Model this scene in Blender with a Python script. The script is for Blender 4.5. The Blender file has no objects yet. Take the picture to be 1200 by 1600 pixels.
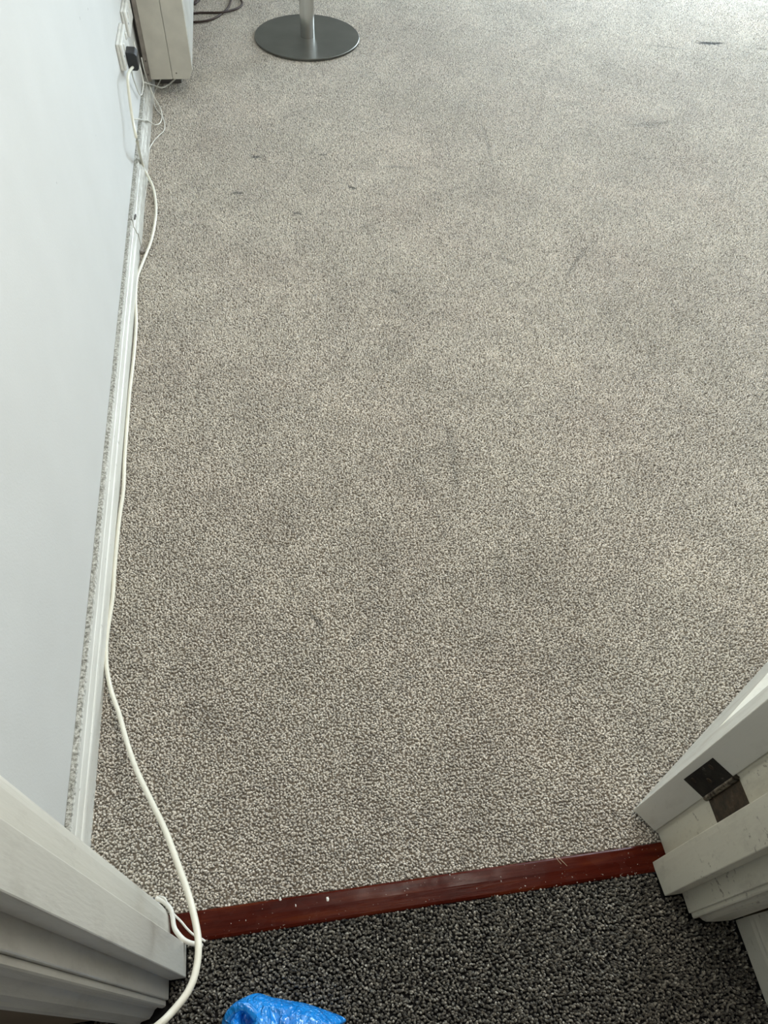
import bpy, bmesh, math, random
import numpy as np
from mathutils import Vector, Matrix, noise

# ------------------------------------------------------------------ camera, world, light, exposure
S = bpy.context.scene
COL = S.collection
H = 1.3                       # eye height
FPX = 1155.0                  # focal length in pixels of the 1200x1600 frame
XA = Vector((0.98909413, -0.0868335, 0.1189653))
DA = Vector((-0.1401036, -0.80383655, 0.57811571))
UA = Vector((0.04542885, -0.58847832, -0.8072357))
cam_d = bpy.data.cameras.new('camera')
cam = bpy.data.objects.new('camera', cam_d); COL.objects.link(cam)
right = Vector((XA[0], DA[0], UA[0])); down = Vector((XA[1], DA[1], UA[1])); fwd = Vector((XA[2], DA[2], UA[2]))
m = Matrix((( right[0], -down[0], -fwd[0], 0), (right[1], -down[1], -fwd[1], 0), (right[2], -down[2], -fwd[2], H), (0, 0, 0, 1)))
cam.matrix_world = m
cam_d.sensor_fit = 'VERTICAL'; cam_d.sensor_height = 36; cam_d.lens = FPX/1600*36
cam_d.clip_start = 0.02
S.camera = cam
S.view_settings.view_transform = 'Standard'; S.view_settings.look = 'None'
S.view_settings.gamma = 1; S.view_settings.use_curve_mapping = False
S.view_settings.exposure = 0.16

w = bpy.data.worlds.new('world'); S.world = w; w.use_nodes = True
w.node_tree.nodes['Background'].inputs[0].default_value = (0.75, 0.87, 1.0, 1)
w.node_tree.nodes['Background'].inputs[1].default_value = 1.0

def area(name, loc, direction, sx, sy, power, color):
    l = bpy.data.lights.new(name, 'AREA'); l.shape = 'RECTANGLE'; l.size = sx; l.size_y = sy
    l.energy = power; l.color = color
    o = bpy.data.objects.new(name, l); COL.objects.link(o); o.location = loc
    o.rotation_euler = Vector(direction).to_track_quat('-Z', 'Y').to_euler()
    return o
RX, RY, RZ = 3.25, 4.9, 2.4      # room: right wall, far wall, ceiling
area('window_daylight', (2.3, RY+0.12, 1.1), (0.4, -1, -0.3), 1.6, 1.9, 225, (0.72, 0.87, 1.0))
area('side_window_daylight', (RX+0.12, 1.5, 1.5), (-1, -0.2, -0.3), 2.5, 1.25, 15, (1.0, 0.98, 0.94))
area('ceiling_fill', (0.45, 0.75, 2.36), (0, -0.15, -1), 0.7, 0.7, 22, (1.0, 0.93, 0.83))  # added fill under the ceiling, evens out light near the doorway; no fixture
area('hall_fill', (0.1, -1.3, 2.2), (0.05, 0.5, -1), 0.35, 0.35, 0.9, (1.0, 0.74, 0.46))  # added weak warm fill for the hall, no known source

def P(px, py, z=0.0):
    """point of the place seen at pixel (px, py) of the photograph, at height z"""
    r = Vector((px-600, py-800, FPX)); v = Vector((r.dot(XA), r.dot(DA), r.dot(UA)))
    t = (z-H)/v.z
    return Vector((v.x*t, v.y*t, z))

# ------------------------------------------------------------------ material helpers
def mat(name, rough=0.5, metal=0.0, color=(0.8, 0.8, 0.8), spec=0.5):
    mt = bpy.data.materials.new(name); mt.use_nodes = True
    b = mt.node_tree.nodes['Principled BSDF']
    b.inputs['Base Color'].default_value = (*color, 1); b.inputs['Roughness'].default_value = rough
    b.inputs['Metallic'].default_value = metal; b.inputs['Specular IOR Level'].default_value = spec
    return mt, mt.node_tree, b
def N(nt, kind, **kw):
    n = nt.nodes.new(kind)
    for k, v in kw.items():
        if k.startswith('i_'): n.inputs[k[2:].replace('_', ' ')].default_value = v
        else: setattr(n, k, v)
    return n
def ramp(nt, src, stops, interp='LINEAR'):
    r = nt.nodes.new('ShaderNodeValToRGB'); r.color_ramp.interpolation = interp
    e = r.color_ramp.elements
    e[0].position, e[0].color = stops[0][0], (*stops[0][1], 1)
    e[1].position, e[1].color = stops[-1][0], (*stops[-1][1], 1)
    for p, c in stops[1:-1]:
        x = e.new(p); x.color = (*c, 1)
    nt.links.new(src, r.inputs[0]); return r.outputs[0]
def g(v): return (v, v, v)
def mixc(nt, fac, a, b, mode='MIX'):
    n = nt.nodes.new('ShaderNodeMix'); n.data_type = 'RGBA'; n.blend_type = mode
    for s, i in ((fac, 0), (a, 6), (b, 7)):
        if isinstance(s, (int, float)): n.inputs[i].default_value = s
        elif isinstance(s, tuple): n.inputs[i].default_value = (*s, 1)
        else: nt.links.new(s, n.inputs[i])
    return n.outputs[2]
def math_(nt, op, a, b=None, clamp=False):
    n = nt.nodes.new('ShaderNodeMath'); n.operation = op; n.use_clamp = clamp
    for i, s in enumerate((a, b)):
        if s is None: continue
        if isinstance(s, (int, float)): n.inputs[i].default_value = s
        else: nt.links.new(s, n.inputs[i])
    return n.outputs[0]
def coords(nt, scale=(1, 1, 1), rot=(0, 0, 0)):
    g_ = nt.nodes.new('ShaderNodeNewGeometry'); mp = nt.nodes.new('ShaderNodeMapping')
    mp.inputs['Scale'].default_value = scale; mp.inputs['Rotation'].default_value = rot
    nt.links.new(g_.outputs['Position'], mp.inputs[0]); return mp.outputs[0]
def noise_n(nt, vec, scale, detail=3, rough=0.5):
    n = nt.nodes.new('ShaderNodeTexNoise'); n.inputs['Scale'].default_value = scale
    n.inputs['Detail'].default_value = detail; n.inputs['Roughness'].default_value = rough
    nt.links.new(vec, n.inputs['Vector']); return n.outputs['Fac']
def bump(nt, b, height, strength, dist):
    n = nt.nodes.new('ShaderNodeBump'); n.inputs['Strength'].default_value = strength
    n.inputs['Distance'].default_value = dist
    nt.links.new(height, n.inputs['Height']); nt.links.new(n.outputs[0], b.inputs['Normal'])

# wall paint
M = {}
mt, nt, b = mat('wall_paint', 0.7, 0, (0.80, 0.83, 0.84), 0.25)
v = coords(nt); n1 = noise_n(nt, v, 6, 4); n2 = noise_n(nt, v, 260, 2)
c = ramp(nt, n1, [(0.3, (0.590, 0.585, 0.555)), (0.7, (0.615, 0.61, 0.58))])
sc = noise_n(nt, coords(nt, (1, 9, 1.2)), 3.2, 5, 0.7)
c = mixc(nt, ramp(nt, sc, [(0.70, g(0)), (0.76, g(0.28))]), c, (0.55, 0.57, 0.57))
spk = noise_n(nt, coords(nt), 38, 1)
c = mixc(nt, ramp(nt, spk, [(0.835, g(0)), (0.85, g(0.6))]), c, (0.25, 0.25, 0.24))
nt.links.new(c, b.inputs['Base Color']); bump(nt, b, n2, 0.25, 0.001); M['wall'] = mt

mt, nt, b = mat('ceiling_paint', 0.8, 0, (0.82, 0.82, 0.80), 0.2); M['ceiling'] = mt
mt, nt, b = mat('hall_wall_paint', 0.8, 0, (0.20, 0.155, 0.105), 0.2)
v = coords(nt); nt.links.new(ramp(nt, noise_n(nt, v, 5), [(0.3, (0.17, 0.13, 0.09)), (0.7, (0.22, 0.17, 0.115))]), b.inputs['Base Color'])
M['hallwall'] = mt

def old_gloss(name, col, dirt, rough=0.34, streak=(60, 60, 3), thr=0.62, bscale=0.5):
    mt, nt, b = mat(name, rough, 0, col, 0.45)
    v = coords(nt)
    big = noise_n(nt, v, 7, 4)
    c = ramp(nt, big, [(0.3, tuple(x*0.93 for x in col)), (0.7, col)])
    sp = noise_n(nt, v, 95, 4, 0.65); sp2 = noise_n(nt, v, 9, 2)
    mask = math_(nt, 'MULTIPLY', ramp(nt, sp, [(thr, g(0)), (thr+0.07, g(1))]), ramp(nt, sp2, [(0.42, g(0.1)), (0.62, g(0.9))]))
    c = mixc(nt, mask, c, dirt)
    sm_ = noise_n(nt, coords(nt, (1, 1, .35)), 22, 5, 0.7)
    c = mixc(nt, ramp(nt, sm_, [(0.52, g(0)), (0.74, g(0.28))]), c, dirt)
    nt.links.new(c, b.inputs['Base Color'])
    br = noise_n(nt, coords(nt, streak), 6, 3)
    bump(nt, b, br, bscale, 0.0012)
    return mt
M['frame'] = old_gloss('aged_white_gloss', (0.67, 0.64, 0.555), (0.20, 0.17, 0.12), thr=0.70, streak=(45, 45, 6), bscale=0.22)
M['frame_r'] = old_gloss('scuffed_cream_gloss', (0.68, 0.65, 0.53), (0.15, 0.12, 0.08), thr=0.595, streak=(30, 30, 8), bscale=0.2)
M['door'] = old_gloss('door_white_gloss', (0.66, 0.64, 0.56), (0.2, 0.17, 0.12), rough=0.22, streak=(160, 160, 5), thr=0.68, bscale=0.25)
M['hallskirt'] = old_gloss('hall_skirting_gloss', (0.62, 0.60, 0.50), (0.2, 0.17, 0.12), streak=(3, 3, 60), thr=0.62)

# skirting with dust lying on its ledge
mt, nt, b = mat('skirting_gloss', 0.3, 0, (0.8, 0.8, 0.77), 0.5)
v = coords(nt)
big = noise_n(nt, coords(nt, (1, 1, 6)), 6, 4)
c = ramp(nt, big, [(0.3, (0.66, 0.65, 0.59)), (0.7, (0.77, 0.76, 0.70))])
sp = noise_n(nt, coords(nt, (1.5, 0.7, 1.5)), 70, 4, 0.7)
c = mixc(nt, ramp(nt, sp, [(0.64, g(0)), (0.72, g(0.75))]), c, (0.22, 0.20, 0.16))
far = nt.nodes.new('ShaderNodeSeparateXYZ'); nt.links.new(nt.nodes.new('ShaderNodeNewGeometry').outputs['Position'], far.inputs[0])
gr = math_(nt, 'MULTIPLY', math_(nt, 'SUBTRACT', far.outputs[1], 1.75, clamp=True), 2.2, clamp=True)
gm = math_(nt, 'MULTIPLY', gr, ramp(nt, noise_n(nt, coords(nt, (1, 0.4, 1)), 55, 5, 0.7), [(0.40, g(0)), (0.62, g(0.9))]))
c = mixc(nt, gm, c, (0.36, 0.34, 0.30))
# dust rests on the ledge: a layer with ragged edges
dz = math_(nt, 'ADD', far.outputs[2], math_(nt, 'MULTIPLY', math_(nt, 'SUBTRACT', noise_n(nt, v, 160, 4, 0.7), 0.5), 0.03))
dm = ramp(nt, dz, [(0.0800, g(0)), (0.0835, g(0.92))])
dust = ramp(nt, noise_n(nt, v, 240, 4, 0.75), [(0.38, (0.05, 0.046, 0.036)), (0.50, (0.24, 0.23, 0.19)), (0.64, (0.56, 0.55, 0.50))])
c = mixc(nt, dm, c, dust)
nt.links.new(c, b.inputs['Base Color'])
nt.links.new(ramp(nt, dm, [(0, g(0.3)), (1, g(0.95))]), b.inputs['Roughness'])
bump(nt, b, noise_n(nt, coords(nt, (40, 3, 40)), 7, 4), 0.5, 0.0015); M['skirt'] = mt

# light carpet
mt, nt, b = mat('light_carpet', 0.95, 0, (0.4, 0.38, 0.34), 0.15)
v = coords(nt)
at = nt.nodes.new('ShaderNodeAttribute'); at.attribute_name = 'yarn'
big = noise_n(nt, v, 2.3, 5, 0.55); big2 = noise_n(nt, v, 9, 3)
c = ramp(nt, at.outputs['Fac'], [(0.0, (0.24, 0.208, 0.168)), (0.35, (0.55, 0.495, 0.42)), (1.0, (0.88, 0.805, 0.70))])
c = mixc(nt, 1.0, c, ramp(nt, big, [(0.34, (0.91, 0.905, 0.89)), (0.5, (0.98, 0.98, 0.97)), (0.66, (1.05, 1.05, 1.035))]), 'MULTIPLY')
hue = noise_n(nt, coords(nt, (1, 1, 0)), 3.1, 3)
c = mixc(nt, 1.0, c, ramp(nt, hue, [(0.3, (1.008, 0.993, 0.99)), (0.5, (1, 1, 1)), (0.7, (0.995, 1.0, 0.995))]), 'MULTIPLY')
c = mixc(nt, 1.0, c, ramp(nt, big2, [(0.3, g(0.92)), (0.7, g(1.05))]), 'MULTIPLY')
# marks: (pixel a, pixel b, half width in m, strength)
MARKS = [((394, 244), (405, 244), .008, .8), ((366, 301), (377, 300), .008, .7), ((500, 240), (508, 241), .007, .55), ((546, 291), (553, 293), .008, .75),
         ((461, 332), (470, 334), .007, .7), ((612, 453), (620, 454), .006, .55), ((1089, 66.5), (1132, 67), .013, .98), ((1012, 69), (1074, 77), .007, .35),
         ((978, 196), (1050, 190), .016, .25), ((476, 945), (512, 992), .004, .5), ((548, 1010), (575, 985), .014, .22), ((700, 655), (716, 770), .012, .20),
         ((754, 190), (772, 260), .008, .22), ((780, 400), (803, 410), .010, .28), ((880, 440), (925, 372), .008, .25), ((600, 258), (648, 262), .008, .3), ((880, 160), (912, 159), .012, .2),
         ((1180, 75), (1200, 76), .01, .3), ((776, 830), (796, 930), .012, .14), ((560, 355), (600, 345), .006, .25), ((300, 1110), (330, 1130), .03, .12), ((640, 690), (655, 760), .02, .1)]
total = None
gpos = nt.nodes.new('ShaderNodeNewGeometry').outputs['Position']
wob = nt.nodes.new('ShaderNodeVectorMath'); wob.operation = 'MULTIPLY_ADD'
nz = nt.nodes.new('ShaderNodeTexNoise'); nz.inputs['Scale'].default_value = 45; nz.inputs['Detail'].default_value = 3
nt.links.new(gpos, nz.inputs['Vector']); nt.links.new(nz.outputs['Color'], wob.inputs[0]); wob.inputs[1].default_value = (.022, .022, 0)
sub = nt.nodes.new('ShaderNodeVectorMath'); sub.operation = 'SUBTRACT'; nt.links.new(gpos, sub.inputs[0]); sub.inputs[1].default_value = (.011, .011, 0)
nt.links.new(sub.outputs[0], wob.inputs[2]); wp = wob.outputs[0]
for pa, pb, hw, st in MARKS:
    A_, B_ = P(*pa), P(*pb); D_ = (B_-A_); L = D_.length; D_.normalize()
    mid_ = (A_+B_)/2
    s1 = nt.nodes.new('ShaderNodeMapping'); s1.vector_type = 'TEXTURE'; s1.inputs['Location'].default_value = mid_
    s1.inputs['Rotation'].default_value = (0, 0, math.atan2(D_.y, D_.x)); s1.inputs['Scale'].default_value = (L/2+hw*1.25, hw*1.25, 1)
    nt.links.new(wp, s1.inputs[0])
    ln = nt.nodes.new('ShaderNodeVectorMath'); ln.operation = 'LENGTH'
    ml = nt.nodes.new('ShaderNodeVectorMath'); ml.operation = 'MULTIPLY'; ml.inputs[1].default_value = (1, 1, 0)
    nt.links.new(s1.outputs[0], ml.inputs[0]); nt.links.new(ml.outputs[0], ln.inputs[0])
    mr = nt.nodes.new('ShaderNodeMapRange'); mr.inputs[1].default_value = 1.0; mr.inputs[2].default_value = 0.55
    mr.inputs[3].default_value = 0; mr.inputs[4].default_value = st; nt.links.new(ln.outputs['Value'], mr.inputs[0])
    total = mr.outputs[0] if total is None else math_(nt, 'MAXIMUM', total, mr.outputs[0])
c = mixc(nt, total, c, (0.07, 0.065, 0.05))
nt.links.new(c, b.inputs['Base Color'])
b.inputs['Sheen Weight'].default_value = 1.0; b.inputs['Sheen Roughness'].default_value = 0.35; b.inputs['Sheen Tint'].default_value = (0.9, 0.95, 1, 1)
bump(nt, b, noise_n(nt, v, 900, 2), 0.5, 0.001); M['carpet'] = mt
CARPET = (mt, nt, b)

# dark carpet backing and its tufts (heather yarn: random grey per tuft)
mt, nt, b = mat('dark_carpet_backing', 0.95, 0, (0.02, 0.02, 0.02), 0.1); M['backing'] = mt
mt, nt, b = mat('dark_carpet_yarn', 0.85, 0, (0.05, 0.05, 0.05), 0.25)
at = nt.nodes.new('ShaderNodeAttribute'); at.attribute_name = 'yarn'
c = ramp(nt, at.outputs['Fac'], [(0.0, (0.028, 0.025, 0.019)), (0.4, (0.125, 0.115, 0.092)), (0.75, (0.27, 0.25, 0.205)), (1.0, (0.52, 0.49, 0.42))])
c = mixc(nt, 1.0, c, ramp(nt, noise_n(nt, coords(nt), 900, 2), [(0.3, g(0.7)), (0.7, g(1.3))]), 'MULTIPLY')
nt.links.new(c, b.inputs['Base Color']); b.inputs['Sheen Weight'].default_value = 0.2; M['yarn'] = mt

# threshold wood
mt, nt, b = mat('red_varnished_wood', 0.2, 0, (0.10, 0.022, 0.014), 0.07)
v = coords(nt, (1.6, 18, 18))
c = ramp(nt, noise_n(nt, v, 5, 5, 0.6), [(0.3, (0.034, 0.004, 0.002)), (0.5, (0.056, 0.007, 0.003)), (0.72, (0.09, 0.017, 0.005))])
sp = noise_n(nt, coords(nt), 330, 1); area_m = noise_n(nt, coords(nt), 11, 2)
c = mixc(nt, math_(nt, 'MULTIPLY', ramp(nt, sp, [(0.745, g(0)), (0.765, g(1))]), ramp(nt, area_m, [(0.42, g(0)), (0.55, g(0.9))])), c, (0.6, 0.55, 0.48))
c = mixc(nt, ramp(nt, noise_n(nt, coords(nt), 28, 5, 0.8), [(0.62, g(0)), (0.75, g(0.2))]), c, (0.16, 0.10, 0.08))
nt.links.new(c, b.inputs['Base Color'])
nt.links.new(ramp(nt, noise_n(nt, coords(nt), 30, 4), [(0.35, g(0.14)), (0.7, g(0.4))]), b.inputs['Roughness'])
bump(nt, b, noise_n(nt, coords(nt, (3, 30, 30)), 8, 4), 0.25, 0.001); M['wood'] = mt

# metals, plastics
mt, nt, b = mat('brushed_steel', 0.32, 1, (0.3, 0.3, 0.28))
nt.links.new(ramp(nt, noise_n(nt, coords(nt), 7, 4), [(0.3, (0.125, 0.123, 0.108)), (0.7, (0.17, 0.167, 0.15))]), b.inputs['Base Color'])
b.inputs['Roughness'].default_value = 0.36; M['steel'] = mt
mt, nt, b = mat('polished_steel_tube', 0.22, 1, (0.55, 0.54, 0.51))
bump(nt, b, noise_n(nt, coords(nt, (60, 60, 2)), 8, 2), 0.15, 0.0006); M['tube'] = mt
mt, nt, b = mat('old_dark_metal', 0.45, 0.8, (0.09, 0.065, 0.045))
c = ramp(nt, noise_n(nt, coords(nt), 60, 5, 0.7), [(0.35, (0.035, 0.028, 0.022)), (0.6, (0.10, 0.075, 0.05)), (0.78, (0.34, 0.30, 0.24))])
nt.links.new(c, b.inputs['Base Color']); bump(nt, b, noise_n(nt, coords(nt), 120, 3), 0.4, 0.001); M['hinge_brown'] = mt
mt, nt, b = mat('blackened_metal', 0.5, 0.6, (0.02, 0.02, 0.018))
c = ramp(nt, noise_n(nt, coords(nt), 60, 5, 0.7), [(0.35, (0.010, 0.010, 0.009)), (0.66, (0.035, 0.032, 0.026)), (0.76, (0.30, 0.28, 0.24))])
nt.links.new(c, b.inputs['Base Color']); M['hinge_black'] = mt
mt, nt, b = mat('worn_hinge_barrel', 0.35, 0.9, (0.3, 0.27, 0.2))
nt.links.new(ramp(nt, noise_n(nt, coords(nt), 90, 4), [(0.4, (0.08, 0.07, 0.055)), (0.65, (0.45, 0.41, 0.33))]), b.inputs['Base Color']); M['barrel'] = mt
def plain(key, name, col, rough, var=0.08, sc=20, metal=0.0, bmp=0.0):
    mt, nt, b = mat(name, rough, metal, col)
    f = noise_n(nt, coords(nt), sc, 4)
    nt.links.new(ramp(nt, f, [(0.3, tuple(x*(1-var) for x in col)), (0.7, tuple(min(1, x*(1+var)) for x in col))]), b.inputs['Base Color'])
    if bmp: bump(nt, b, f, bmp, 0.001)
    M[key] = mt
plain('cream', 'cream_enamel', (0.50, 0.47, 0.40), 0.4)
plain('cream2', 'heater_front_enamel', (0.58, 0.57, 0.52), 0.35)
plain('cabinet_dark', 'dark_bracket_metal', (0.09, 0.08, 0.07), 0.6, .2)
plain('flange', 'dusty_flange', (0.25, 0.22, 0.19), 0.6, .2, 40)
plain('black', 'black_plastic', (0.012, 0.013, 0.016), 0.35)
plain('white_plastic', 'painted_white_plastic', (0.72, 0.71, 0.66), 0.4, .1, 40)
plain('cable', 'cream_cable_sheath', (0.70, 0.67, 0.56), 0.42, .06, 14)
plain('thincable', 'thin_white_cable_sheath', (0.70, 0.68, 0.61), 0.45, .1, 20)
plain('brown', 'brown_cable_sheath', (0.035, 0.017, 0.010), 0.6, .1)
plain('tabletop', 'dark_laminate', (0.12, 0.10, 0.08), 0.35)
plain('paintdrop', 'dried_white_paint', (0.75, 0.73, 0.66), 0.4, .1, 300, bmp=.3)
plain('straw', 'straw_fibre', (0.5, 0.38, 0.26), 0.5)
plain('upvc', 'white_window_plastic', (0.8, 0.8, 0.8), 0.3)
mt, nt, b = mat('blue_polythene', 0.2, 0, (0.0, 0.16, 0.62), 0.6)
c = ramp(nt, noise_n(nt, coords(nt), 14, 4), [(0.3, (0.0, 0.17, 0.60)), (0.7, (0.015, 0.32, 0.86))])
nt.links.new(c, b.inputs['Base Color']); b.inputs['Coat Weight'].default_value = 0.5; b.inputs['Coat Roughness'].default_value = 0.08
b.inputs['Transmission Weight'].default_value = 0.0
f1 = noise_n(nt, coords(nt, (1, 0.55, 1), (0, 0, 0.9)), 42, 3, 0.6); f2 = noise_n(nt, coords(nt, (1, 1, 1), (0, 0, -0.5)), 20, 2)
ridge = math_(nt, 'MINIMUM', math_(nt, 'ABSOLUTE', math_(nt, 'SUBTRACT', f1, 0.5)), 0.10)
bump(nt, b, math_(nt, 'ADD', math_(nt, 'MULTIPLY', ridge, -2.0), f2), 1.0, 0.010); M['bag'] = mt
plain('bagfill', 'pale_crumpled_paper', (0.42, 0.48, 0.50), 0.7, .3, 30)

# ------------------------------------------------------------------ mesh helpers
def link(name, bm, material, parent=None, smooth=False, bev=0.0, seg=2):
    bmesh.ops.recalc_face_normals(bm, faces=bm.faces)
    me = bpy.data.meshes.new(name); bm.to_mesh(me); bm.free()
    if isinstance(material, (list, tuple)):
        for x in material: me.materials.append(x)
    else: me.materials.append(material)
    if smooth: me.polygons.foreach_set('use_smooth', [True]*len(me.polygons))
    o = bpy.data.objects.new(name, me); COL.objects.link(o)
    if parent:
        o.parent = parent
        o.location = -parent.location if parent.type == 'EMPTY' else (0, 0, 0)
    if bev:
        md = o.modifiers.new('bevel', 'BEVEL'); md.width = bev; md.segments = seg; md.limit_method = 'ANGLE'; md.angle_limit = 0.6
    return o
def box(bm, x0, x1, y0, y1, z0, z1):
    vs = [bm.verts.new(p) for p in ((x0, y0, z0), (x1, y0, z0), (x1, y1, z0), (x0, y1, z0), (x0, y0, z1), (x1, y0, z1), (x1, y1, z1), (x0, y1, z1))]
    for f in ((0, 3, 2, 1), (4, 5, 6, 7), (0, 1, 5, 4), (1, 2, 6, 5), (2, 3, 7, 6), (3, 0, 4, 7)): bm.faces.new([vs[i] for i in f])
def prism(bm, pts, axis, a0, a1):
    """extrude a closed 2D outline along an axis ('x','y','z')"""
    def mk(p, a): return {'z': (p[0], p[1], a), 'y': (p[0], a, p[1]), 'x': (a, p[0], p[1])}[axis]
    A_ = [bm.verts.new(mk(p, a0)) for p in pts]; B_ = [bm.verts.new(mk(p, a1)) for p in pts]
    n = len(pts)
    for i in range(n): bm.faces.new((A_[i], A_[(i+1) % n], B_[(i+1) % n], B_[i]))
    bm.faces.new(A_); bm.faces.new(B_[::-1])
def cyl(bm, c0, c1, r0, r1=None, seg=48, caps=True):
    c0 = Vector(c0); c1 = Vector(c1); r1 = r0 if r1 is None else r1
    ax = (c1-c0).normalized(); a = ax.orthogonal().normalized(); bb = ax.cross(a)
    R0, R1 = [], []
    for i in range(seg):
        t = 2*math.pi*i/seg; d_ = a*math.cos(t)+bb*math.sin(t)
        R0.append(bm.verts.new(c0+d_*r0)); R1.append(bm.verts.new(c1+d_*r1))
    for i in range(seg): bm.faces.new((R0[i], R0[(i+1) % seg], R1[(i+1) % seg], R1[i]))
    if caps: bm.faces.new(R0[::-1]); bm.faces.new(R1)
def spline(pts, n=10):
    pts = [Vector(p) for p in pts]; out = []
    P_ = [pts[0]*2-pts[1]]+pts+[pts[-1]*2-pts[-2]]
    for i in range(1, len(P_)-2):
        p0, p1, p2, p3 = P_[i-1:i+3]
        for k in range(n):
            t = k/n
            out.append(0.5*((2*p1)+(p2-p0)*t+(2*p0-5*p1+4*p2-p3)*t*t+(3*p1-p0-3*p2+p3)*t**3))
    out.append(pts[-1]); return out
def tube(bm, pts, r, seg=10, n=10, flat=1.0):
    path = spline(pts, n); up_ = Vector((0, 0, 1)); rings = []
    for i, p in enumerate(path):
        t = (path[min(i+1, len(path)-1)]-path[max(i-1, 0)]).normalized()
        s = t.cross(up_); s = s.normalized() if s.length > 1e-4 else Vector((1, 0, 0)); q = s.cross(t)
        rings.append([bm.verts.new(p+s*math.cos(2*math.pi*k/seg)*r+q*math.sin(2*math.pi*k/seg)*r*flat) for k in range(seg)])
    for a, b_ in zip(rings, rings[1:]):
        for k in range(seg): bm.faces.new((a[k], a[(k+1) % seg], b_[(k+1) % seg], b_[k]))
    bm.faces.new(rings[0][::-1]); bm.faces.new(rings[-1])
def empty(name, loc=(0, 0, 0)):
    o = bpy.data.objects.new(name, None); COL.objects.link(o); o.location = loc; o.empty_display_size = 0.1; return o
def tag(o, label, cat, group=None, kind=None):
    o['label'] = label; o['category'] = cat
    if group: o['group'] = group
    if kind: o['kind'] = kind
    return o
def NB(): return bmesh.new()

# ------------------------------------------------------------------ room shell
WX = -0.39                     # room face of the left wall
bm = NB(); prism(bm, [(WX-.12, 0.235), (-0.262, 0.235), (-0.262, 0.2065), (0.562, 0.2065), (0.562, 0.235), (RX+.12, 0.235), (RX+.12, RY+.12), (WX-.12, RY+.12)], 'z', -0.05, -0.0065)
fl_o = tag(link('floor', bm, M['carpet']), 'worn light beige-grey short pile fitted carpet of the room', 'carpet', kind='structure')
rng = np.random.default_rng(7)
def tufts(x0, x1, y0, y1, step, seed):
    nx = int(round((x1-x0)/step)); ny = int(round((y1-y0)/step))
    X, Y = np.meshgrid(np.arange(nx)*step+x0, np.arange(ny)*step+y0); X = X.ravel(); Y = Y.ravel()
    X = X+rng.uniform(-.5, .5, X.size)*step; Y = Y+rng.uniform(-.5, .5, X.size)*step
    return X, Y

def pile_mesh(X, Y, material, levels, seg, h, z0, lean, ab, curl):
    n = X.size
    hh = rng.uniform(h[0], h[1], n); bg = np.array([noise.noise((x_*14, y_*14, 0.3)) for x_, y_ in zip(X, Y)])
    hh = hh*(1+0.18*bg) if curl else hh
    la = rng.uniform(0, 2*np.pi, n); ll = rng.uniform(0.0, lean, n); lx = np.cos(la)*ll+np.cos(bg*9)*curl; ly = np.sin(la)*ll+np.sin(bg*9)*curl
    sc_ = rng.uniform(0.8, 1.2, n); el = rng.uniform(.75, 1.3, n); ea = rng.uniform(0, np.pi, n); ph = rng.uniform(0, 6.28, n)
    V = []
    for (t_, r_) in levels:
        for k in range(seg):
            a = 2*np.pi*k/seg+ph+t_*1.5
            ux = np.cos(a)*r_*sc_*el; uy = np.sin(a)*r_*sc_/el
            V.append(np.stack([X+lx*t_+ux*np.cos(ea)-uy*np.sin(ea), Y+ly*t_+ux*np.sin(ea)+uy*np.cos(ea), z0+hh*t_], 1))
    V.append(np.stack([X+lx, Y+ly, z0+hh], 1))
    per = len(V); V = np.stack(V, 1).reshape(-1, 3)
    F = []
    for l_ in range(len(levels)-1):
        for k in range(seg):
            a, b_ = l_*seg+k, l_*seg+(k+1) % seg; F += [(a, b_, b_+seg), (a, b_+seg, a+seg)]
    for k in range(seg): F.append(((len(levels)-1)*seg+k, (len(levels)-1)*seg+(k+1) % seg, per-1))
    F = np.array(F); FF = (F[None]+(np.arange(n)*per)[:, None, None]).reshape(-1, 3)
    me = bpy.data.meshes.new('carpet_pile'); me.vertices.add(len(V)); me.vertices.foreach_set('co', V.ravel())
    me.loops.add(FF.size); me.loops.foreach_set('vertex_index', FF.ravel().astype(np.int32))
    me.polygons.add(len(FF)); me.polygons.foreach_set('loop_start', np.arange(0, FF.size, 3, dtype=np.int32)); me.polygons.foreach_set('loop_total', np.full(len(FF), 3, dtype=np.int32))
    me.polygons.foreach_set('use_smooth', np.ones(len(FF), dtype=bool))
    at = me.attributes.new('yarn', 'FLOAT', 'POINT'); at.data.foreach_set('value', np.repeat(rng.beta(ab[0], ab[1], n), per).astype(np.float32))
    me.update(); me.materials.append(material)
    return me
# short pile of the light carpet: one tile of tufts, repeated over the floor by geometry nodes
TS = 0.5
X, Y = tufts(-TS/2, TS/2, -TS/2, TS/2, TS/132, 2)
X += TS/264; Y += TS/264
pm = pile_mesh(X, Y, M['carpet'], levels=[(0.0, .0016), (0.6, .0021), (0.93, .0013)], seg=5, h=(.0045, .0066), z0=-.0068, lean=.0022, ab=(2.0, 2.0), curl=0.0)
lp = bpy.data.objects.new('carpet_pile', pm); COL.objects.link(lp); lp.parent = fl_o; lp['kind'] = 'stuff'
ng = bpy.data.node_groups.new('pile_tiles', 'GeometryNodeTree')
ng.interface.new_socket('Geometry', in_out='INPUT', socket_type='NodeSocketGeometry'); ng.interface.new_socket('Geometry', in_out='OUTPUT', socket_type='NodeSocketGeometry')
gi = ng.nodes.new('NodeGroupInput'); go = ng.nodes.new('NodeGroupOutput')
NX, NY = 7, 10
gx, gy = NX*TS, NY*TS
gr = ng.nodes.new('GeometryNodeMeshGrid'); gr.inputs['Size X'].default_value = (NX-1)*TS; gr.inputs['Size Y'].default_value = (NY-1)*TS
gr.inputs['Vertices X'].default_value = NX; gr.inputs['Vertices Y'].default_value = NY
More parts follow.
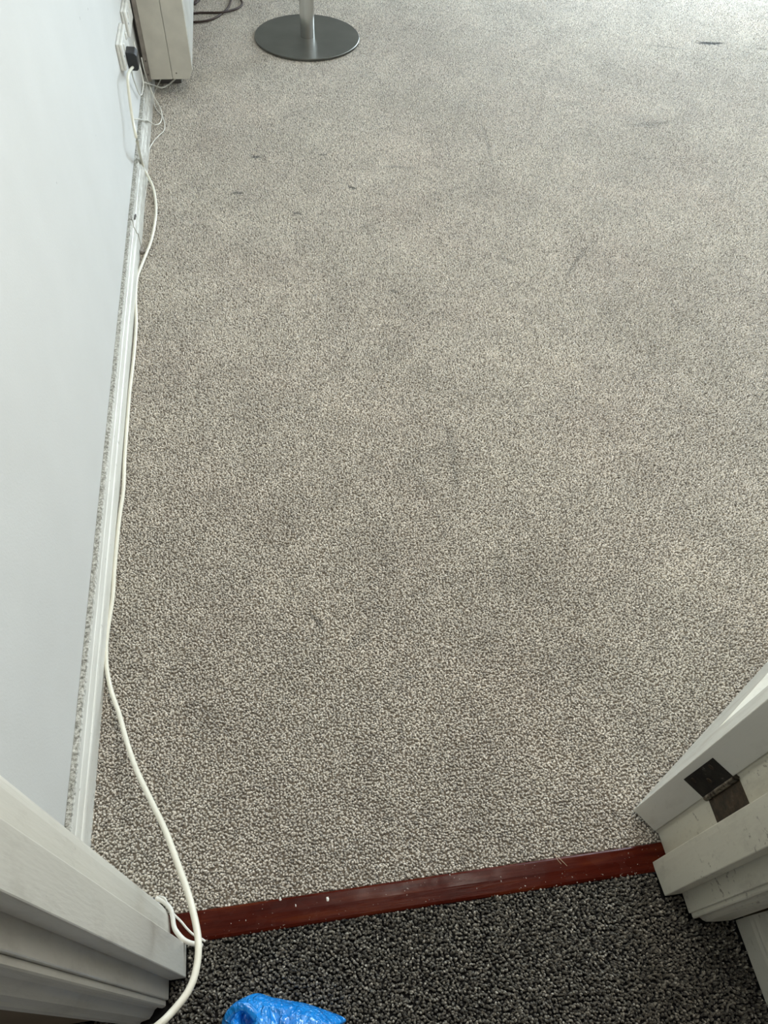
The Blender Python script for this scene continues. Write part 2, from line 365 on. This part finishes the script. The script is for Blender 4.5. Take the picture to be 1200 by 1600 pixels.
tr = ng.nodes.new('GeometryNodeTransform'); tr.inputs['Translation'].default_value = (-0.3745+gx/2, 0.2065+gy/2, 0)
ip = ng.nodes.new('GeometryNodeInstanceOnPoints')
rv = ng.nodes.new('FunctionNodeRandomValue'); rv.data_type = 'INT'; rv.inputs[4].default_value = 0; rv.inputs[5].default_value = 3
mu = ng.nodes.new('ShaderNodeMath'); mu.operation = 'MULTIPLY'; mu.inputs[1].default_value = math.pi/2
cb = ng.nodes.new('ShaderNodeCombineXYZ')
ng.links.new(gr.outputs['Mesh'], tr.inputs['Geometry']); ng.links.new(tr.outputs['Geometry'], ip.inputs['Points'])
ng.links.new(gi.outputs[0], ip.inputs['Instance']); ng.links.new(rv.outputs[2], mu.inputs[0]); ng.links.new(mu.outputs[0], cb.inputs['Z'])
ng.links.new(cb.outputs[0], ip.inputs['Rotation']); ng.links.new(ip.outputs[0], go.inputs[0])
md = lp.modifiers.new('tiles', 'NODES'); md.node_group = ng

bm = NB(); box(bm, WX-0.12, WX, 0.10, RY, 0, RZ)
tag(link('wall_left', bm, M['wall']), 'bluish white painted wall along the left of the room', 'wall', kind='structure')
bm = NB()
box(bm, WX-.12, 1.45, RY, RY+.2, 0, RZ); box(bm, 3.1, RX+.2, RY, RY+.2, 0, RZ)
box(bm, 1.45, 3.1, RY, RY+.2, 0, 0.1); box(bm, 1.45, 3.1, RY, RY+.2, 2.1, RZ)
tag(link('wall_back', bm, M['wall']), 'far white wall of the room holding the wide window', 'wall', kind='structure')
bm = NB()
box(bm, RX, RX+.2, 0.1, 0.25, 0, RZ); box(bm, RX, RX+.2, 2.75, RY, 0, RZ)
box(bm, RX, RX+.2, 0.25, 2.75, 0, 0.85); box(bm, RX, RX+.2, 0.25, 2.75, 2.15, RZ)
tag(link('wall_right', bm, M['wall']), 'white wall on the far right of the room with a side window', 'wall', kind='structure')
bm = NB()
box(bm, WX, -0.272, 0.098, 0.205, 0, RZ); box(bm, 0.595, RX, 0.098, 0.205, 0, RZ); box(bm, -0.272, 0.595, 0.098, 0.205, 2.03, RZ)
tag(link('wall_front', bm, M['wall']), 'white partition wall that the doorway passes through', 'wall', kind='structure')
bm = NB(); box(bm, WX-.12, RX+.2, 0.10, RY+.2, RZ, RZ+.1)
tag(link('ceiling', bm, M['ceiling']), 'white ceiling over the carpeted room', 'ceiling', kind='structure')
for nm, (x0, x1, y0, y1, z0, z1), lab, nmul in (('window_1', (1.45, 3.1, RY+.03, RY+.09, 0.1, 2.1), 'tall white framed window in the far wall', 3), ('window_2', (RX+.03, RX+.09, 0.25, 2.75, 0.85, 2.15), 'white framed side window in the right wall', 2)):
    bm = NB(); t_ = 0.05
    if nm == 'window_1':
        box(bm, x0, x1, y0, y1, z0, z0+t_); box(bm, x0, x1, y0, y1, z1-t_, z1)
        for k in range(nmul+1):
            xx = x0+(x1-x0-t_)*k/nmul; box(bm, xx, xx+t_, y0, y1, z0+t_, z1-t_)
    else:
        box(bm, x0, x1, y0, y1, z0, z0+t_); box(bm, x0, x1, y0, y1, z1-t_, z1)
        for k in range(nmul+1):
            yy = y0+(y1-y0-t_)*k/nmul; box(bm, x0, x1, yy, yy+t_, z0+t_, z1-t_)
    tag(link(nm, bm, M['upvc']), lab, 'window', kind='structure')

# left skirting with moulded top, two lengths butted together
def skirt_profile(fx):
    return [(WX+.0005, -.0065), (fx, -.0065), (fx, 0.036), (fx-.0012, 0.0400), (fx-.0030, 0.0412), (fx-.0032, 0.0440), (fx-.0042, 0.050), (fx-.0060, 0.058), (fx-.0072, 0.0595), (fx-.0066, 0.0625), (fx-.0068, 0.070), (fx-.0062, 0.078), (fx-.0080, 0.0845), (WX+.0005, 0.0855)]
bm = NB(); prism(bm, skirt_profile(-0.3735), 'y', 0.236, 1.945)
prism(bm, skirt_profile(-0.3715), 'y', 1.948, RY-.001)
sk = tag(link('baseboard_left', bm, M['skirt']), 'chipped white skirting board with grey dust on its ledge, under the bluish white wall', 'skirting board', kind='structure')
bm = NB(); random.seed(4)
for cx_, cy_, cz_, rr in ((-0.3775, 1.985, 0.066, .006), (-0.3785, 1.972, 0.07, .004), (-0.3765, 2.0, 0.062, .0045)):
    bmesh.ops.create_icosphere(bm, subdivisions=2, radius=rr, matrix=Matrix.Translation((cx_, cy_, cz_)) @ Matrix.Diagonal((0.35, 1.5, 1, 1)))
link('dark_blob', bm, M['cabinet_dark'], sk)  # dark blobs marking the hole by the skirting joint

# ------------------------------------------------------------------ door frame
fr = empty('trim_2', (0.15, 0.17, 0)); tag(fr, 'aged cream white painted door frame around the doorway', 'door frame', kind='structure')
# jamb linings
L_jamb = [(-0.272, 0.095), (-0.2435, 0.095), (-0.2435, 0.121), (-0.2420, 0.163), (-0.2436, 0.188), (-0.2458, 0.203), (-0.2495, 0.2115), (-0.2555, 0.2190), (-0.263, 0.2245), (-0.272, 0.2245)]
bm = NB(); prism(bm, L_jamb, 'z', 0, 2.03); link('jamb', bm, M['frame'], fr, bev=.0015)
bm = NB(); prism(bm, [(-0.2435, 0.119), (-0.2190, 0.119), (-0.2190, 0.163), (-0.2435, 0.163)], 'z', 0, 2.0); link('door_stop', bm, M['frame'], fr, bev=.0016)
R_jamb = [(0.5980, 0.098), (0.5625, 0.098), (0.5625, 0.175), (0.5565, 0.180), (0.5565, 0.2190), (0.5530, 0.2222), (0.5530, 0.2255), (0.5980, 0.2255)]
bm = NB(); prism(bm, R_jamb, 'z', 0, 2.03); link('jamb', bm, M['frame_r'], fr, bev=.0015)
bm = NB(); prism(bm, [(0.5625, 0.127), (0.533, 0.127), (0.5305, 0.1685), (0.5305, 0.178), (0.5625, 0.178)], 'z', 0, 2.0); link('door_stop', bm, M['frame_r'], fr, bev=.0016)
bm = NB(); box(bm, -0.272, 0.595, 0.095, 0.2225, 2.0, 2.03); link('head', bm, M['frame'], fr, bev=.0015)
bm = NB(); box(bm, -0.219, 0.5305, 0.121, 0.163, 1.985, 2.0); link('door_stop', bm, M['frame'], fr, bev=.0015)
# hall-side architraves (moulded)
L_arch = [(-0.2475, 0.0945), (-0.2475, 0.0885), (-0.2490, 0.0870), (-0.2520, 0.0860), (-0.2560, 0.0868), (-0.2590, 0.0880), (-0.2625, 0.0860), (-0.2660, 0.0800), (-0.2700, 0.0755), (-0.281, 0.0735), (-0.2830, 0.0712), (-0.2910, 0.0705), (-0.2930, 0.073), (-0.2930, 0.0975), (-0.272, 0.0975), (-0.272, 0.0945)]
bm = NB(); prism(bm, L_arch, 'z', 0, 2.08); link('architrave', bm, M['frame'], fr)
R_arch = [(0.5665, 0.0925), (0.5680, 0.0905), (0.5715, 0.0900), (0.5750, 0.0915), (0.5785, 0.0900), (0.5810, 0.0865), (0.586, 0.0835), (0.600, 0.0815), (0.6260, 0.0800), (0.6310, 0.082), (0.6310, 0.0990), (0.5665, 0.0990)]
bm = NB(); prism(bm, R_arch, 'z', 0, 2.08); link('architrave', bm, M['frame_r'], fr)
# room-side architraves
bm = NB(); prism(bm, [(-0.266, 0.206), (-0.266, 0.2255), (-0.272, 0.230), (-0.325, 0.234), (-0.330, 0.231), (-0.330, 0.206)], 'z', 0, 2.09); link('architrave', bm, M['frame'], fr)
bm = NB(); prism(bm, [(0.597, 0.206), (0.597, 0.222), (0.606, 0.228), (0.655, 0.232), (0.660, 0.229), (0.660, 0.206)], 'z', 0, 2.09); link('architrave', bm, M['frame'], fr)

# ------------------------------------------------------------------ door leaf, opened wide into the room
uD = Vector((0.838, 0.546, 0)).normalized(); nD = Vector((-uD.y, uD.x, 0))      # along the leaf, room-side normal
A0 = Vector((0.525, 0.260, 0.006)); TH = 0.0452; DW = 0.76; DH = 1.975
dr = empty('door_1', (A0.x, A0.y, 0)); tag(dr, 'white panelled door standing open into the room, on the right', 'door', kind='structure')
def DP(a, n, z): return A0+uD*a+nD*n+Vector((0, 0, z))
def dquad(bm, *ps): bm.faces.new([bm.verts.new(DP(*p)) for p in ps])
def dbox(bm, a0, a1, n0, n1, z0, z1):
    vs = [bm.verts.new(DP(*p)) for p in ((a0, n0, z0), (a1, n0, z0), (a1, n1, z0), (a0, n1, z0), (a0, n0, z1), (a1, n0, z1), (a1, n1, z1), (a0, n1, z1))]
    for f in ((0, 3, 2, 1), (4, 5, 6, 7), (0, 1, 5, 4), (1, 2, 6, 5), (2, 3, 7, 6), (3, 0, 4, 7)): bm.faces.new([vs[i] for i in f])
bm = NB(); dbox(bm, 0, 0.105, -TH, 0, 0, DH); dbox(bm, DW-.105, DW, -TH, 0, 0, DH); link('stile', bm, M['door'], dr, bev=.0012)
bm = NB()
for z0, z1 in ((0, 0.208), (0.86, 1.0), (DH-.11, DH)): dbox(bm, 0.105, DW-.105, -TH, -0.0003, z0, z1)
link('rail', bm, M['door'], dr)
for z0, z1 in ((0.208, 0.86), (1.0, DH-.11)):
    bm = NB(); dbox(bm, 0.105, DW-.105, -TH+.012, -0.012, z0, z1); link('panel', bm, M['door'], dr)
    bm = NB()                                                     # sloping bead around the panel
    a0, a1 = 0.105, DW-.105; q = 0.016
    O = [(a0, z0), (a1, z0), (a1, z1), (a0, z1)]; I = [(a0+q, z0+q), (a1-q, z0+q), (a1-q, z1-q), (a0+q, z1-q)]
    for i in range(4):
        j = (i+1) % 4
        vs = [bm.verts.new(DP(O[i][0], -0.001, O[i][1])), bm.verts.new(DP(O[j][0], -0.001, O[j][1])), bm.verts.new(DP(I[j][0], -0.0115, I[j][1])), bm.verts.new(DP(I[i][0], -0.0115, I[i][1])),
              bm.verts.new(DP(O[i][0], -0.0125, O[i][1])), bm.verts.new(DP(O[j][0], -0.0125, O[j][1])), bm.verts.new(DP(I[j][0], -0.0125, I[j][1])), bm.verts.new(DP(I[i][0], -0.0125, I[i][1]))]
        for f in ((0, 1, 2, 3), (7, 6, 5, 4), (0, 4, 5, 1), (3, 2, 6, 7), (0, 3, 7, 4), (1, 5, 6, 2)): bm.faces.new([vs[k] for k in f])
    link('panel_moulding', bm, M['door'], dr)
# hinge
z0, z1 = 0.213, 0.314
hg = empty('hinge', (0, 0, 0)); hg.parent = dr; hg['label'] = 'dark tarnished butt hinge low on the door edge'
hg.location = Vector((0.553, 0.2275, 0.0))-dr.location
def hchild(name, bm, m_, label=None, bev=0.0):
    o = link(name, bm, m_, None, bev=bev); o.parent = hg; o.location = -Vector((0.553, 0.2275, 0.0))
    if label: o['label'] = label
    return o
bm = NB()
vs = []
for a in (-0.0012, 0.0004):
    for n_, z_ in ((-0.011, z0), (-TH+.0005, z0), (-TH+.0005, z1), (-0.0125, z1)):
        vs.append(bm.verts.new(A0.xy.to_3d()+uD*a+nD*n_+Vector((0, 0, z_))))
for f in ((0, 1, 2, 3), (7, 6, 5, 4), (0, 4, 5, 1), (1, 5, 6, 2), (2, 6, 7, 3), (3, 7, 4, 0)): bm.faces.new([vs[i] for i in f])
hchild('hinge_leaf', bm, M['hinge_black'], 'blackened leaf let into the door edge')
bm = NB(); box(bm, 0.5553, 0.5568, 0.186, 0.2185, z0, z1); hchild('hinge_leaf', bm, M['hinge_brown'], 'brown leaf let into the jamb')
bm = NB(); kx, ky = 0.5525, 0.2205
for k in range(5):
    za = z0+(z1-z0)*k/5; cyl(bm, (kx, ky, za+.0006), (kx, ky, za+(z1-z0)/5-.0006), 0.0046, seg=20)
cyl(bm, (kx, ky, z0-.002), (kx, ky, z1+.004), 0.0032, seg=16); hchild('hinge_barrel', bm, M['barrel'], 'worn cylindrical barrel')
for k, (zz, nn) in enumerate(((z0+.02, -.02), (z0+.05, -.032), (z1-.02, -.02))):
    bm = NB(); c_ = A0.xy.to_3d()+uD*(-0.0012)+nD*nn+Vector((0, 0, zz)); cyl(bm, c_, c_-uD*.0008, 0.0042, 0.0034, seg=16); hchild('screw', bm, M['hinge_brown'])

# ------------------------------------------------------------------ threshold strip with paint drops
bm = NB()
prof = [(0.1635, -0.03), (0.1635, -0.0012), (0.1645, 0.0004), (0.168, 0.0018), (0.186, 0.0026), (0.2025, 0.0022), (0.2052, 0.0006), (0.2058, -0.0012), (0.2058, -0.03)]
prism(bm, prof, 'x', -0.265, 0.575)
th = tag(link('trim_1', bm, M['wood'], bev=.0006), 'dark red varnished wooden threshold strip between the light and dark carpets', 'threshold', kind='structure')
random.seed(3)
for px, py, r in ((462, 1415, .0030), (512, 1405, .0052), (438, 1405, .0028), (361, 1443, .0012), (384, 1438, .0013), (783, 1377, .0018), (745, 1388, .0012), (703, 1367, .0016)):
    c_ = P(px, py, 0.0024); bm = NB()
    n_ = 12; rim = []; top = bm.verts.new(c_+Vector((0, 0, .0012)))
    for k in range(n_):
        t_ = 2*math.pi*k/n_; rr = r*random.uniform(.6, 1.15)
        rim.append(bm.verts.new(c_+Vector((math.cos(t_)*rr*.7, math.sin(t_)*rr*1.3, -.0008))))
    for k in range(n_): bm.faces.new((rim[k], rim[(k+1) % n_], top))
    bm.faces.new(rim[::-1]); link('paint_drop', bm, M['paintdrop'], th)
bm = NB(); tube(bm, [P(866, 1334, .0035), P(873, 1340, .006), P(880, 1347, .006), P(886, 1353, .0035)], .00045, 6, 6); tube(bm, [P(866, 1334, .0035), P(871, 1343, .004), P(877, 1350, .0035)], .00035, 6, 6)
tag(link('straw_fibre', bm, M['straw']), 'thin tan fibre lying across the red threshold strip', 'fibre')

# ------------------------------------------------------------------ hall
HX0, HX1, HY0 = -0.75, 0.6345, -0.95
bm = NB(); prism(bm, [(HX0, HY0), (0.66, HY0), (0.66, 0.1625), (HX0, 0.1625)], 'z', -0.05, -0.010)
fh = tag(link('floor_hall', bm, M['backing']), 'charcoal heather twist pile carpet of the hallway', 'carpet', kind='structure')
X, Y = tufts(-0.70, 0.634, -0.60, 0.165, 0.0037, 1)
keep = ((X > -0.2415) | (Y < 0.069) | ((X < -.297) & (Y < .083))) & (X < 0.632) & ~((X < -0.217) & (Y > 0.117)) & ~((X > 0.5285) & (Y > 0.125)) & ~((X > .560) & (Y > .088)) & ~((X > .578) & (Y > .079))
X = X[keep]; Y = Y[keep]; n = X.size
me = pile_mesh(X, Y, M['yarn'], levels=[(0.0, .0010), (0.35, .0017), (0.75, .0020), (0.95, .0012)], seg=6, h=(.0085, .0125), z0=-.0105, lean=.0038, ab=(1.6, 2.4), curl=.0014)
pile = bpy.data.objects.new('carpet_pile', me); COL.objects.link(pile); pile.parent = fh; pile['kind'] = 'stuff'

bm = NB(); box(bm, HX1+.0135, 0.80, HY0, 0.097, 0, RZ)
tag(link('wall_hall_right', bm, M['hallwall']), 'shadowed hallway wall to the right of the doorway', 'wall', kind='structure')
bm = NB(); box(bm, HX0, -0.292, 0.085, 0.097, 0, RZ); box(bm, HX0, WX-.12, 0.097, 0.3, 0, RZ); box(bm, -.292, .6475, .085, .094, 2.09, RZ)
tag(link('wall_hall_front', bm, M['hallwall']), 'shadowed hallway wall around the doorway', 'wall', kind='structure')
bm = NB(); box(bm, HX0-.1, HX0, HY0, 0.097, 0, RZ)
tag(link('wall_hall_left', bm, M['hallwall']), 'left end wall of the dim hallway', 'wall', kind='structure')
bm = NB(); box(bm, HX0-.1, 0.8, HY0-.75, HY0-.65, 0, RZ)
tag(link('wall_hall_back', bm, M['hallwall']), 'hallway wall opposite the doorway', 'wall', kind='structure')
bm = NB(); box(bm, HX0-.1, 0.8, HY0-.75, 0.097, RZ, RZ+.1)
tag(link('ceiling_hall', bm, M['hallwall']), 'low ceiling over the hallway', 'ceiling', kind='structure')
fx = HX1
prof = [(fx+.0135, 0), (fx-.001, 0), (fx-.001, 0.045), (fx+.0005, 0.052), (fx+.0005, 0.058), (fx+.003, 0.066), (fx+.0055, 0.084), (fx+.007, 0.088), (fx+.007, 0.095), (fx+.0135, 0.097)]
bm = NB(); prism(bm, prof, 'y', HY0, 0.079)
tag(link('baseboard_hall', bm, M['hallskirt']), 'cream moulded skirting board of the hallway at the lower right', 'skirting board', kind='structure')

# ------------------------------------------------------------------ storage heater
HYa, HYb, HT = 2.80, 3.62, 0.70
ht = empty('storage_heater', (-0.29, (HYa+HYb)/2, 0)); tag(ht, 'cream metal storage heater raised on feet against the left wall', 'heater')
back, front = -0.363, -0.219
bm = NB(); prism(bm, [(back, .077), (-.233, .077), (front, .108), (front, HT-.03), (front-.02, HT), (back, HT)], 'y', HYa+.004, HYb); link('casing', bm, M['cream2'], ht, bev=.0015)
bm = NB(); prism(bm, [(back, .0765), (-.2905, .0765), (-.2905, HT), (back, HT)], 'y', HYa-.0005, HYa+.0045); link('side_panel', bm, M['cream'], ht, bev=.001)['label'] = 'grey cream rear end panel'
bm = NB(); prism(bm, [(-.2885, .0765), (-.2325, .0765), (-.2185, .108), (-.2185, HT-.03), (-.2385, HT+.0005), (-.2885, HT+.0005)], 'y', HYa-.0005, HYa+.0045)
link('side_panel', bm, M['cream'], ht, bev=.001)['label'] = 'cream front end panel with chamfered corner'
bm = NB(); box(bm, -.2215, -.2170, HYa+.02, HYb-.02, .13, HT-.05); link('front_panel', bm, M['cream2'], ht, bev=.002)
bm = NB(); box(bm, -.3775, back, HYa+.002, HYa+.012, .07, .48); link('flange', bm, M['flange'], ht)
bm = NB(); box(bm, WX+.0005, back, HYa+.03, HYb-.05, .12, .60); link('wall_bracket', bm, M['cabinet_dark'], ht)
for x_, z_ in ((-.2925+.018, .096), (-.3705, .135), (-.3705, .092)):
    bm = NB(); cyl(bm, (x_, HYa+.002 if x_ < -.37 else HYa, z_), (x_, HYa-.0015, z_), .0028, .002, seg=14); link('screw', bm, M['cabinet_dark'], ht)
for y0 in (HYa+.14, HYb-.15):
    bm = NB(); box(bm, -.350, -.275, y0, y0+.06, 0.0, .0768); link('foot', bm, M['cabinet_dark'], ht, bev=.003)

# ------------------------------------------------------------------ pedestal table
bx, by = 0.215, 3.312
tb = empty('pedestal_table', (bx, by, 0)); tag(tb, 'brushed steel pedestal table with round flat base, on the light carpet', 'table')
bm = NB(); R_ = 0.2105
ringsz = [(R_-.002, 0.0005), (R_, 0.002), (R_, .0085), (R_-.0015, .0100)]
rg = []
for r_, z_ in ringsz: rg.append([bm.verts.new((bx+r_*math.cos(2*math.pi*k/128), by+r_*math.sin(2*math.pi*k/128), z_)) for k in range(128)])
for a, b_ in zip(rg, rg[1:]):
    for k in range(128): bm.faces.new((a[k], a[(k+1) % 128], b_[(k+1) % 128], b_[k]))
bm.faces.new(rg[0][::-1]); cv = bm.verts.new((bx, by, .0100))
for k in range(128): bm.faces.new((rg[-1][k], rg[-1][(k+1) % 128], cv))
link('base', bm, M['steel'], tb)['label'] = 'flat round brushed steel base plate'
bm = NB(); cyl(bm, (bx+.001, by-.006, .010), (bx+.001, by-.006, .70), 0.0285, seg=64)
o = link('pole', bm, M['tube'], tb, smooth=True); o['label'] = 'shiny steel tube'
md = o.modifiers.new('edges', 'EDGE_SPLIT')
bm = NB(); cyl(bm, (bx, by, .70), (bx, by, .725), 0.33, seg=96); link('tabletop', bm, M['tabletop'], tb, bev=.003)

# ------------------------------------------------------------------ sockets on the left wall
def socket(y0, y1, z0, z1, dep, label, n):
    s = empty('wall_socket', (WX, (y0+y1)/2, z0)); tag(s, label, 'socket', 'surface boxes on the left wall')
    bm = NB(); box(bm, WX+.0005, WX+dep, y0, y1, z0, z1); link('back_box', bm, M['white_plastic'], s, bev=.002)
    bm = NB(); box(bm, WX+dep, WX+dep+.008, y0+.001, y1-.001, z0+.001, z1-.001); link('faceplate', bm, M['white_plastic'], s, bev=.003)
    for k in range(n):
        yy = y0+(y1-y0)*(k+.5)/n
        bm = NB(); box(bm, WX+dep+.0075, WX+dep+.0115, yy-.006, yy+.006, z1-.03, z1-.012); link('rocker', bm, M['white_plastic'], s, bev=.0015)
    for k in (0, 1):
        bm = NB(); yy = y0+.012+(y1-y0-.024)*k; cyl(bm, (WX+dep+.006, yy, (z0+z1)/2), (WX+dep+.0085, yy, (z0+z1)/2), .003, seg=12); link('screw', bm, M['cabinet_dark'], s)
    return s
socket(2.385, 2.532, .281, .353, .009, 'white double wall socket holding a black plug, on the left wall', 2)
socket(2.60, 2.747, .285, .357, .008, 'painted white wall box beyond the black plug, close to the heater', 2)

# ------------------------------------------------------------------ cables
pc = empty('power_cable', (-0.35, 2.42, 0)); tag(pc, 'long cream power cable from a black plug, running along the skirting and over the threshold', 'cable')
bm = NB(); px0 = WX+.0172
prism(bm, [(px0, .268), (px0+.024, .266), (px0+.030, .272), (px0+.030, .308), (px0+.024, .316), (px0, .318)], 'y', 2.420, 2.465)
o = link('plug', bm, M['black'], pc, bev=.003); o['label'] = 'black three-pin plug'
def PX(px, py, X):      # point of the vertical plane x = X seen at that pixel
    r = Vector((px-600, py-800, FPX)); v_ = Vector((r.dot(XA), r.dot(DA), r.dot(UA))); t_ = X/v_.x
    return Vector((X, v_.y*t_, H+v_.z*t_))
r = 0.0041
pts = [Vector((-.360, 2.442, .272)), PX(200, 118, -.362), PX(202, 150, -.364), PX(207, 185, -.364), PX(214, 220, -.357), P(223, 258, .045), P(235, 283, .012), P(241, 300, r), P(244, 328, r), P(241, 355, r), P(235, 380, r), P(224, 408, r), P(214, 436, r),
       P(212, 470, r), P(213, 505, r), P(209, 560, r), P(203, 610, r), P(199, 660, r), P(195, 715, r), P(193, 765, r), P(188, 800, r), P(184, 835, r), P(179, 890, r),
       P(176, 935, r), P(169, 980, r), P(166, 1010, r), P(167, 1045, r+.001), P(174, 1080, .012), P(186, 1115, .035), P(197, 1155, .07), P(212, 1200, .11), P(233, 1245, .155), P(258, 1297, .20), P(276, 1345, .24),
       P(292, 1390, .27), P(303, 1430, .29), P(310, 1472, .31), P(307, 1512, .32), P(295, 1547, .33), P(270, 1580, .34), P(240, 1608, .35), P(180, 1650, .33), Vector((-.30, -.16, .22)), Vector((-.38, -.30, .10)), Vector((-.46, -.46, .02)), Vector((-.54, -.62, .006)), Vector((-.64, -.86, .006))]
bm = NB(); tube(bm, pts, r, 14, 8); link('cable', bm, M['cable'], pc, smooth=True)

def cable(name, pts, r, label, mat_='thincable', group='thin white cables by the skirting', seg=8):
    bm = NB(); tube(bm, pts, r, seg, 8); return tag(link(name, bm, M[mat_], smooth=True), label, 'cable', group)
rt = .0016
cable('thin_cable', [PX(221, 90, -.372), PX(226, 112, -.372), P(233, 133, .06), P(241, 152, .03), P(250, 168, .012), P(253, 182, rt), P(250, 192, rt+.001), P(243, 195, .006), P(236, 192, .012), PX(230, 188, -.3705), PX(222, 187, -.3755), PX(214, 186, -.380), PX(209, 187, -.3885)], rt*1.2,
      'thin white cable looping in front of the skirting just below the heater')
cable('thin_cable', [P(252, 122, .05), P(246, 135, .02), P(241, 146, rt), P(240, 160, rt), P(245, 172, rt), P(252, 180, rt), P(257, 192, rt), P(256, 204, rt), P(248, 212, rt), P(240, 221, rt), P(234, 232, rt), P(231, 246, rt), P(230, 262, rt), P(230, 278, rt), P(229, 292, rt), P(227, 306, rt), P(224, 322, rt), P(223, 335, rt), P(222, 348, rt)], rt,
      'thin white cable wandering on the carpet edge from under the heater')
cable('thin_cable', [P(275, 122, .07), P(270, 127, .045), P(262, 133, .03), P(252, 137, .03), P(240, 133, .04), PX(232, 131, -.370), PX(226, 129, -.372)], .0026,
      'white cable curving out from beneath the heater end')
cable('thin_cable', [PX(205, 104, -.3640), PX(207, 118, -.372), PX(212, 133, -.378), PX(217, 146, -.380), PX(221, 148, -.378), PX(223, 140, -.375), PX(224, 131, -.372), PX(222, 118, -.372), PX(216, 95, -.375), PX(209, 65, -.380)], .0022,
      'white cable hanging in a loop under the wall socket')
bm = NB(); box(bm, -.3705, -.3640, 1.905, 1.925, .0, .010); box(bm, -.3675, -.3570, 1.911, 1.919, .0, .004)
tag(link('cable_clip', bm, M['flange'], bev=.001), 'small rusty cable clip at the foot of the skirting', 'clip')
# ends by the left door jamb
cable('cable_offcut', [Vector((-.266, .2310, .0036)), Vector((-.2565, .2262, .004)), Vector((-.2475, .2185, .006)), Vector((-.2405, .2080, .009)), P(272, 1448, .014), P(279, 1460, .02), P(288, 1469, .022), P(299, 1474, .018), P(308, 1475, .010), P(315, 1478, .002)], .0036, 'thick white cable bent round the left door jamb over the threshold end', group='cables at the left jamb', seg=12)
cable('cable_offcut', [Vector((-.262, .2335, .003)), Vector((-.2520, .2285, .006)), P(264, 1419, .008), P(272, 1429, .010), P(283, 1440, .008), P(293, 1452, .006), P(303, 1461, .005), P(313, 1466, .005), P(321, 1471, .003)], .0017, 'thin white cable crossing the red threshold beside the left door jamb', group='cables at the left jamb')
# brown flex
rb = .0042
bm = NB()
tube(bm, [P(282, 24, rb), P(296, 22, rb), P(312, 20, rb), P(328, 20, rb), P(345, 19.5, rb*2.2), P(360, 16.5, rb*1.5), P(372, 12.5, rb), P(378, 7, rb), P(377, 1, rb), P(370, -8, rb), P(350, -18, rb), P(320, -12, rb), P(300, 8, rb)], rb, 10, 10)
tube(bm, [P(280, 32, rb), P(300, 34.5, rb), P(320, 33, rb), P(336, 28, rb), P(348, 20, rb), P(356, 12, rb), P(361, 0, rb), P(362, -14, rb), P(340, -24, rb), P(318, -8, rb*2), P(305, 5, rb*1.8), P(285, 8, rb)], rb, 10, 10)
tag(link('brown_flex', bm, M['brown'], smooth=True), 'dark brown electric flex lying in loops on the carpet beside the heater', 'cable')

# ------------------------------------------------------------------ blue plastic bag
bag = empty('plastic_bag', (-.08, .02, 0)); tag(bag, 'crumpled blue plastic bag on the dark hallway carpet', 'bag')
outline = [P(*p, .003) for p in ((346, 1606), (352, 1584), (368, 1566), (400, 1552), (425, 1558), (450, 1563), (475, 1567), (505, 1577), (540, 1592), (533, 1608), (548, 1640), (530, 1690), (470, 1730), (400, 1725), (350, 1690), (335, 1645))]
cen = Vector((-.085, .0, 0)); K = 22
sm = spline(outline+[outline[0]], 7)[:-1]; nn = len(sm)
bm = NB(); rings = []
for j in range(K+1):
    t_ = j/K; ring = []
    for i, p in enumerate(sm):
        q = cen.lerp(p, 1-t_ if j < K else 0.02)
        hgt = 0.052*(1-(1-t_)**2.6)**0.8
        cr = noise.noise(Vector((q.x*38, q.y*38, 1.3)))*.010+abs(noise.noise(Vector((q.x*75+3, q.y*55, 4.0))))*.012
        # crater of the open handle near the left edge
        hc = P(382, 1592, .02); dd = (Vector((q.x, q.y, 0))-Vector((hc.x, hc.y, 0))).length
        hole = max(0, 1-(dd/.016)**2)
        z = .003+hgt+cr*min(1, t_*5) - hole*.045*(1 if t_ > .12 else .3)
        ring.append(bm.verts.new((q.x+cr*.3*(t_ > 0), q.y, max(z, .0025))))
    rings.append(ring)
for a, b_ in zip(rings, rings[1:]):
    for i in range(nn): bm.faces.new((a[i], a[(i+1) % nn], b_[(i+1) % nn], b_[i]))
bm.faces.new(rings[-1])
link('bag_body', bm, M['bag'], bag, smooth=True)
bm = NB(); tube(bm, [P(352, 1612, .02), P(354, 1594, .03), P(363, 1580, .036), P(376, 1572, .040), P(390, 1577, .040), P(402, 1592, .038), P(410, 1612, .034)], .006, 8, 8, flat=.35)
link('handle', bm, M['bag'], bag, smooth=True)['label'] = 'folded blue handle loop'
